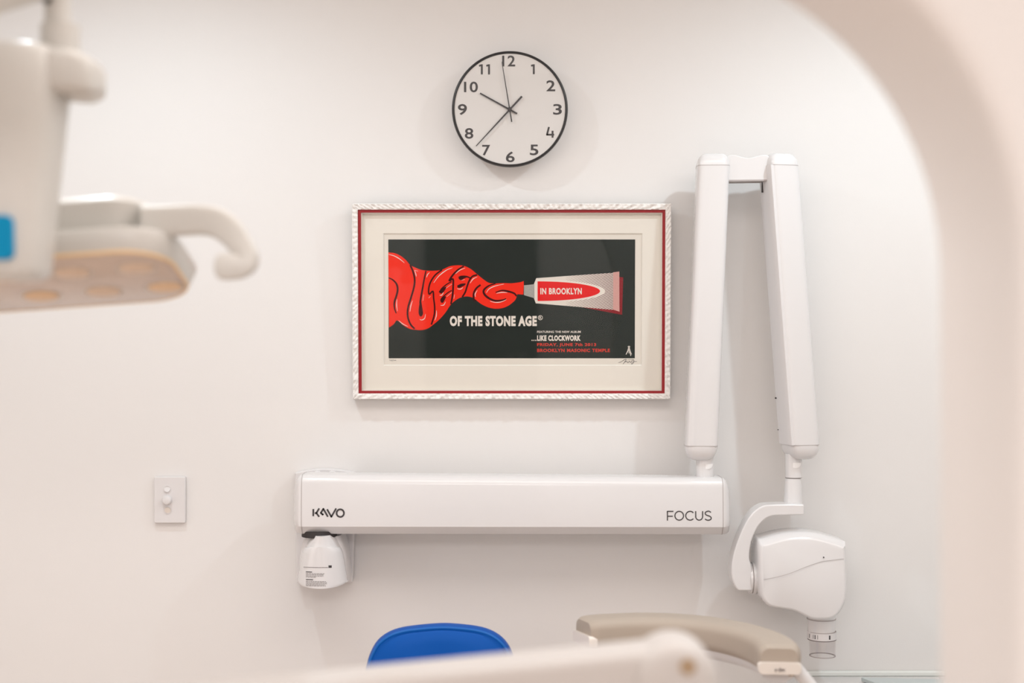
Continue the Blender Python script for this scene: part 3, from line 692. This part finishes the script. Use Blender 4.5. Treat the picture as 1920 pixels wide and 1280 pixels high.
# ------------------------------------------------------------------ taupe-rest stool
HP = 1.6-.58                                   # top of the pad
path = [(.150, 2.985), (.20, 3.005), (.272, 3.02), (.345, 3.01), (.41, 2.975), (.465, 2.915), (.500, 2.845), (.514, 2.775), (.511, 2.715)]
pp = cr(path, 5)
t = thing('support_stool', 'dental stool with curved taupe padded body rest and ivory end caps', 'stool', (.33, 2.72, 0))
def sweep(prof, inset0=0, inset1=0, zoff=0, ends=True):
    rings = []; n = len(pp)
    for i, p in enumerate(pp):
        a = pp[max(0, i-1)]; b = pp[min(n-1, i+1)]; tx, ty = b[0]-a[0], b[1]-a[1]; l = math.hypot(tx, ty); nx, ny = ty/l, -tx/l   # toward the inside of the curve
        e = min(i, n-1-i); s_ = 1 if not ends else (.80, .93, .985, 1)[min(e, 3)]
        s0 = 0
        rings.append([Vector((p[0]+nx*u*s_, p[1]+ny*u*s_, HP-.03+(v+.0)*s_+zoff)) for u, v in prof])
    return rings
pr_ = rrect(0, 0, .043, .030, .020, 6)
pad = obj('pad', MB().loft(sweep(pr_)), 'taupe', t, smooth=True)
sub = [(-.034, -.020), (.034, -.020), (.030, -.038), (.012, -.050), (-.012, -.050), (-.030, -.038)]
obj('pad_shell', MB().loft(sweep(sub)[3:-3]), 'satin', t, smooth=True)
for end in (0, -1):                            # plastic end caps
    p = Vector((*pp[end], 0)); q_ = Vector((*pp[1 if end == 0 else -2], 0)); tt = (p-q_).normalized(); sd = Vector((tt.y, -tt.x, 0))
    cap = rrect(0, -.011, .0415, .0112, .008, 5)
    rg = [[p+tt*e+sd*u*k+Vector((0, 0, HP-.032+v)) for u, v in cap] for e, k in ((-.012, 1), (.003, 1), (.006, .95))]
    ec = obj('end_cap', MB().loft(rg), 'ivory', t, smooth=True, label='ivory plastic end cap')
    if end == -1:
        mb = MB(); pc = p+tt*.0066
        ux = 960+F*pc.x/pc.y; uy = 640+F*(CZ-(HP-.045))/pc.y
        text(mb, 'a·dec', ux-10, ux+10, uy-4.5, uy+3.5, pc.y-.0006, .012)
        obj('cap_lettering', mb, 'greyink', ec)
lp = Vector((*pp[-4], HP-.075))
obj('rest_post', MB().tube(cr([P(1478, 1236, 2.76), P(1500, 1262, 2.76), P(1522, 1290, 2.76), P(1555, 1345, 2.76), P(1540, 1440, 2.76), (.40, 2.76, .60), (.34, 2.74, .585)], 5), .0135, 16), 'white', t, smooth=True)
obj('post_screw', MB().tube([P(1484, 1252, 2.72), P(1484, 1266, 2.72)], .006, 12), 'brown', t)
obj('seat', MB().loft([[Vector((.33+r*math.cos(a), 2.74+r*math.sin(a), zq)) for a in [2*math.pi*k/32 for k in range(32)]] for r, zq in ((.15, .58), (.18, .60), (.185, .635), (.17, .655), (.12, .66))]), 'taupe', t, smooth=True)
obj('gas_column', MB().tube([(.33, 2.74, .10), (.33, 2.74, .58)], .024, 16), 'steel', t, smooth=True)
def star_base(cx_, cy_, rad, par):
    for k in range(5):
        a = math.radians(72*k+20); e = Vector((cx_+rad*math.cos(a), cy_+rad*math.sin(a), .085))
        obj('base_leg', MB().tube([(cx_, cy_, .12), e], [.022, .014], 10), 'steel', par, smooth=True)
        s_ = Vector((-math.sin(a), math.cos(a), 0))*.012
        obj('castor', MB().tube([Vector((e.x, e.y, .032))-s_, Vector((e.x, e.y, .032))+s_], .032, 20), 'dark', par, smooth=True)
        obj('castor_stem', MB().tube([(e.x, e.y, .03), (e.x, e.y, .09)], .006, 8), 'steel', par)
star_base(.33, 2.74, .22, t)

# ------------------------------------------------------------------ blue stool
db = 3.16
t = thing('blue_stool', 'stool with a rounded royal blue vinyl backrest below the framed poster', 'stool', ((828-960)*db/F, db-.22, 0))
ol = cr([(681, 1275), (686, 1248), (693, 1226), (706, 1204), (726, 1189), (752, 1180), (790, 1175), (832, 1172.5), (872, 1175), (905, 1180), (930, 1190), (948, 1205), (960, 1225), (967, 1248), (970, 1280), (962, 1330), (930, 1362), (880, 1370), (770, 1370), (715, 1355), (688, 1320)], 4, True)
ow = pxpoly(ol, db-.03); ox = sum(p[0] for p in ow)/len(ow); oz = sum(p[1] for p in ow)/len(ow)
def pillow(spec): return MB().loft([[Vector((ox+(px-ox)*s_, y-.10*((px-ox))**2*2, oz+(pz-oz)*s_)) for px, pz in ow] for s_, y in spec])
bk = obj('backrest', pillow([(.90, db+.022), (.97, db+.015), (1, db), (.992, db-.02), (.965, db-.032), (.93, db-.037), (.90, db-.036), (.86, db-.039), (.6, db-.042), (.2, db-.043)]), 'blue', t, smooth=True)
obj('piping', MB().tube([Vector((ox+(px-ox)*.958, db-.034-.2*(px-ox)**2, oz+(pz-oz)*.958)) for px, pz in ow+ow[:1]], .0032, 8), 'bluesheen', bk, smooth=True)
bx, by = t.location.x, t.location.y
obj('back_bracket', MB().tube(cr([(bx, db+.01, oz), (bx, db+.05, oz-.08), (bx, db+.03, .62), (bx, by+.1, .56), (bx, by, .555)], 4), .016, 12), 'steel', t, smooth=True)
obj('seat', MB().loft([[Vector((bx+r*math.cos(a), by+r*math.sin(a), zq)) for a in [2*math.pi*k/32 for k in range(32)]] for r, zq in ((.16, .57), (.19, .585), (.195, .62), (.18, .64), (.12, .645))]), 'blue', t, smooth=True)
obj('gas_column', MB().tube([(bx, by, .10), (bx, by, .57)], .024, 16), 'steel', t, smooth=True)
star_base(bx, by, .22, t)

# ------------------------------------------------------------------ examination light upper left
t = thing('examination_light', 'out-of-focus dental examination light with curved grip handle hanging upper left', 'lamp', (P(-300, 62, 1.62).x, 1.62, CEIL))
dB = 1.78
z = lambda py, d=dB: CZ+(640-py)*d/F; x = lambda px, d=dB: (px-960)*d/F
rg = []
for py, hw, hdp in ((92.5, 116, .050), (94, 126, .056), (98, 134, .061), (112, 140, .064), (150, 144, .065), (200, 142, .064), (280, 134, .062), (370, 124, .060), (450, 116, .058), (498, 111, .056), (512, 106, .053), (520, 96, .048), (524, 70, .035)):
    tilt = (py-93)/430*.0
    rg.append([v+Vector((0, 0, -.0+.055*(-(v.x-x(-22)))*(1 if py > 480 else -.25 if py < 120 else 0))) for v in superring((x(-22), dB, z(py)), hw*dB/F, hdp, 40, 3.2)])
bd = obj('lamp_arm_housing', MB().loft(rg), 'lampbody', t, smooth=True)
rb = rrect(x(-10, dB-.06), z(445, dB-.06), .0215, .027, .009, 5)
obj('badge', MB().prism(rb, dB-.0625, dB-.05), 'badge', bd, bevel=.001, label='cyan blue rounded badge')
rg = []
for px, ps, hh, hdp in ((60, 138, 43, .052), (120, 139, 43, .051), (150, 141, 41, .048), (168, 144, 37, .043), (178, 147, 31, .036), (184, 149, 22, .026), (186.5, 150, 10, .012)):
    c = Vector((x(px), dB+.01, z(ps))); n = 28
    rg.append([c+Vector((0, math.copysign(abs(math.cos(a))**.4, math.cos(a))*hdp, math.copysign(abs(math.sin(a))**.4, math.sin(a))*hh*dB/F)) for a in [2*math.pi*k/n for k in range(n)]])
obj('pivot_hub', MB().loft(rg), 'lampbody', t, smooth=True)
obj('hub_cap', MB().tube([(x(150), dB+.01, z(165)), (x(149), dB+.01, z(187))], [.026, .019], 24), 'lampbody', t, smooth=True)
obj('top_cover', MB().prism([(x(a_), z(b_)) for a_, b_ in ((2, 96), (4, 88.5), (52, 85), (60, 92), (58, 97))], dB-.045, dB+.03), 'cap', t, bevel=.002)
obj('collar', MB().tube([(x(111), dB+.005, z(102)), (x(111), dB+.005, z(46))], .0245, 32), 'lampbody', t, smooth=True)
obj('stem', MB().tube([(x(106), dB+.005, z(50)), (x(106), dB+.005, z(-60))], .0165, 28), 'lampbody', t, smooth=True)
obj('stem_joint', MB().tube([(x(94), dB-.018, z(2)), (x(94), dB-.008, z(2))], .006, 16), 'dark', t)
p0, p1 = P(112, -56, dB), P(-300, 70, 1.62)
obj('spring_arm', MB().tube([p0, p1], .029, 24), 'lampbody', t, smooth=True)
obj('ceiling_post', MB().tube([(p1.x, p1.y, p1.z-.05), (p1.x, p1.y, CEIL-.03)], .03, 24), 'lampbody', t, smooth=True)
obj('ceiling_flange', MB().tube([(p1.x, p1.y, CEIL-.03), (p1.x, p1.y, CEIL-.001)], .09, 32), 'lampbody', t, smooth=True)
# light head
dHd = 2.02
O_ = Vector(((93-960)*dHd/F, dHd, CZ+(640-529)*dHd/F))
HM = Matrix.Translation(O_) @ Matrix.Rotation(math.radians(-4), 4, 'Y') @ Matrix.Rotation(math.radians(-18), 4, 'X')
def slab(hx, hy, r, prof, cxx=0, cyy=0):
    return MB().loft([[Vector((px, py, zq)) for px, py in rrect(cxx, cyy, hx-e, hy-e, max(.004, r-e), 8)] for e, zq in prof])
hb = obj('head_frame', slab(.200, .112, .075, [(.018, .0008), (.013, .0), (.010, .004), (.001, .024), (.002, .030), (.012, .034)]).xf(HM), 'lampbody', t, smooth=True)
obj('head_housing', slab(.150, .095, .06, [(.034, .028), (.004, .070), (.001, .078), (.006, .086), (.016, .091), (.03, .093)], .012).xf(HM), 'lampbody', t, smooth=True)
le = obj('lens', slab(.186, .098, .064, [(0, .001), (.002, -.003), (.006, -.0045)]).xf(HM), 'lens', t, smooth=True, label='peach tinted clear lens')
rr0 = rrect(0, 0, .186, .098, .064, 8)
ring = [Vector((a_, b_, -.0015)) for a_, b_ in rr0]
obj('lens_edge', MB().tube(ring+ring[:1], .0026, 8).xf(HM), 'goldglow', le, smooth=True)  # glow along the lens edge, painted as a gold colour
for i in range(4):
    for j in range(2):
        px, py = -.135+.09*i+(.02 if j else 0), -.04+.08*j
        m_ = 'amber' if (i, j) in ((1, 1), (3, 1), (0, 0)) else 'amberpale'
        rg = [[Vector((px+r*math.cos(a), py+r*.8*math.sin(a), zq)) for a in [2*math.pi*k/24 for k in range(24)]] for r, zq in ((.026, -.0046), (.024, -.0062), (.015, -.0072))]
        rf_ = obj('reflector', MB().loft(rg).xf(HM), m_, le, smooth=True)
        rg = [[Vector((px+r*math.cos(a), py+r*.8*math.sin(a), -.0050)) for a in [2*math.pi*k/24 for k in range(24)]] for r in (.026, .0285)]
        obj('reflector_rim', MB().loft(rg, cap=False).xf(HM), 'lampbody', rf_, smooth=True)
obj('head_joint', MB().tube([HM @ Vector((-.05, 0, .085)), (x(-22), dB+.03, z(420))], .03, 20), 'lampbody', t, smooth=True)
# grip handle
dG = 1.97; gp = [(268, 416, 29), (310, 415, 29.5), (350, 413, 29), (385, 413, 28.5), (412, 420, 28), (434, 437, 26), (450, 458, 23), (463, 478, 21), (462, 493, 21), (448, 500, 23), (432, 500, 25), (418, 500, 25), (409, 500, 20), (405, 500, 10)]
gp2 = cr(gp, 3); rings = []; n_ = len(gp2)
for i, (px, py, hw) in enumerate(gp2):
    a = gp2[max(0, i-1)]; b = gp2[min(n_-1, i+1)]; tx, ty = b[0]-a[0], b[1]-a[1]; l = math.hypot(tx, ty); nx, nz = -ty/l, tx/l
    dep = dG-.02*math.sin(min(1, i/n_*1.2)*math.pi*.5)
    ring = []
    for k in range(20):
        q_ = 2*math.pi*k/20; u = math.copysign(abs(math.cos(q_))**.4, math.cos(q_))*hw; v = math.copysign(abs(math.sin(q_))**.4, math.sin(q_))*.0135
        pq = P(px+nx*u, py+nz*u, dep); ring.append(Vector((pq.x, dep+v, pq.z)))
    rings.append(ring)
obj('grip_handle', MB().loft(rings), 'lampbody', t, smooth=True)

# ------------------------------------------------------------------ foreground delivery arm, bottom
dg = 1.62
t = thing('delivery_arm', 'blurred pale delivery arm with round knuckle end across the bottom foreground', 'equipment arm', (-.95, dg, 0))
up_e = [(-500, 1343), (200, 1285), (500, 1262), (800, 1233), (1000, 1214), (1130, 1201), (1200, 1194), (1260, 1190)]
lo_e = [(1270, 1330), (1100, 1335), (800, 1360), (500, 1388), (200, 1415), (-500, 1490)]
M['armpaint'] = mat('delivery_arm_paint', (.60, .565, .54, 1), .5, .3)
obj('arm_cover', MB().prism(pxpoly(up_e+lo_e, dg+.045), dg-.035, dg+.045), 'armpaint', t, bevel=.012, seg=4, ang=50)
c = P(1262, 1272, dg)
kn = obj('knuckle', MB().loft([[Vector((c.x+r*math.cos(a), y, c.z+r*math.sin(a))) for a in [2*math.pi*k/48 for k in range(48)]] for r, y in ((.036, dg+.050), (.045, dg+.046), (.0485, dg+.036), (.0485, dg-.028), (.046, dg-.038), (.040, dg-.045), (.03, dg-.047))]), 'armpaint', t, smooth=True)
c = P(1290, 1250, dg-.05)
obj('screw_plug', MB().tube([(c.x, dg-.040, c.z), (c.x, dg-.0505, c.z)], .0088, 20), 'brown', kn, smooth=True, label='small tan screw plug')
e = P(-480, 1428, dg)
obj('support_post', MB().tube([(e.x+.02, dg+.005, .03), (e.x+.02, dg+.005, e.z)], .035, 24), 'satin', t, smooth=True)
obj('floor_plate', MB().tube([(e.x+.02, dg+.005, 0), (e.x+.02, dg+.005, .03)], [.20, .19], 36), 'satin', t, smooth=True)
t.location
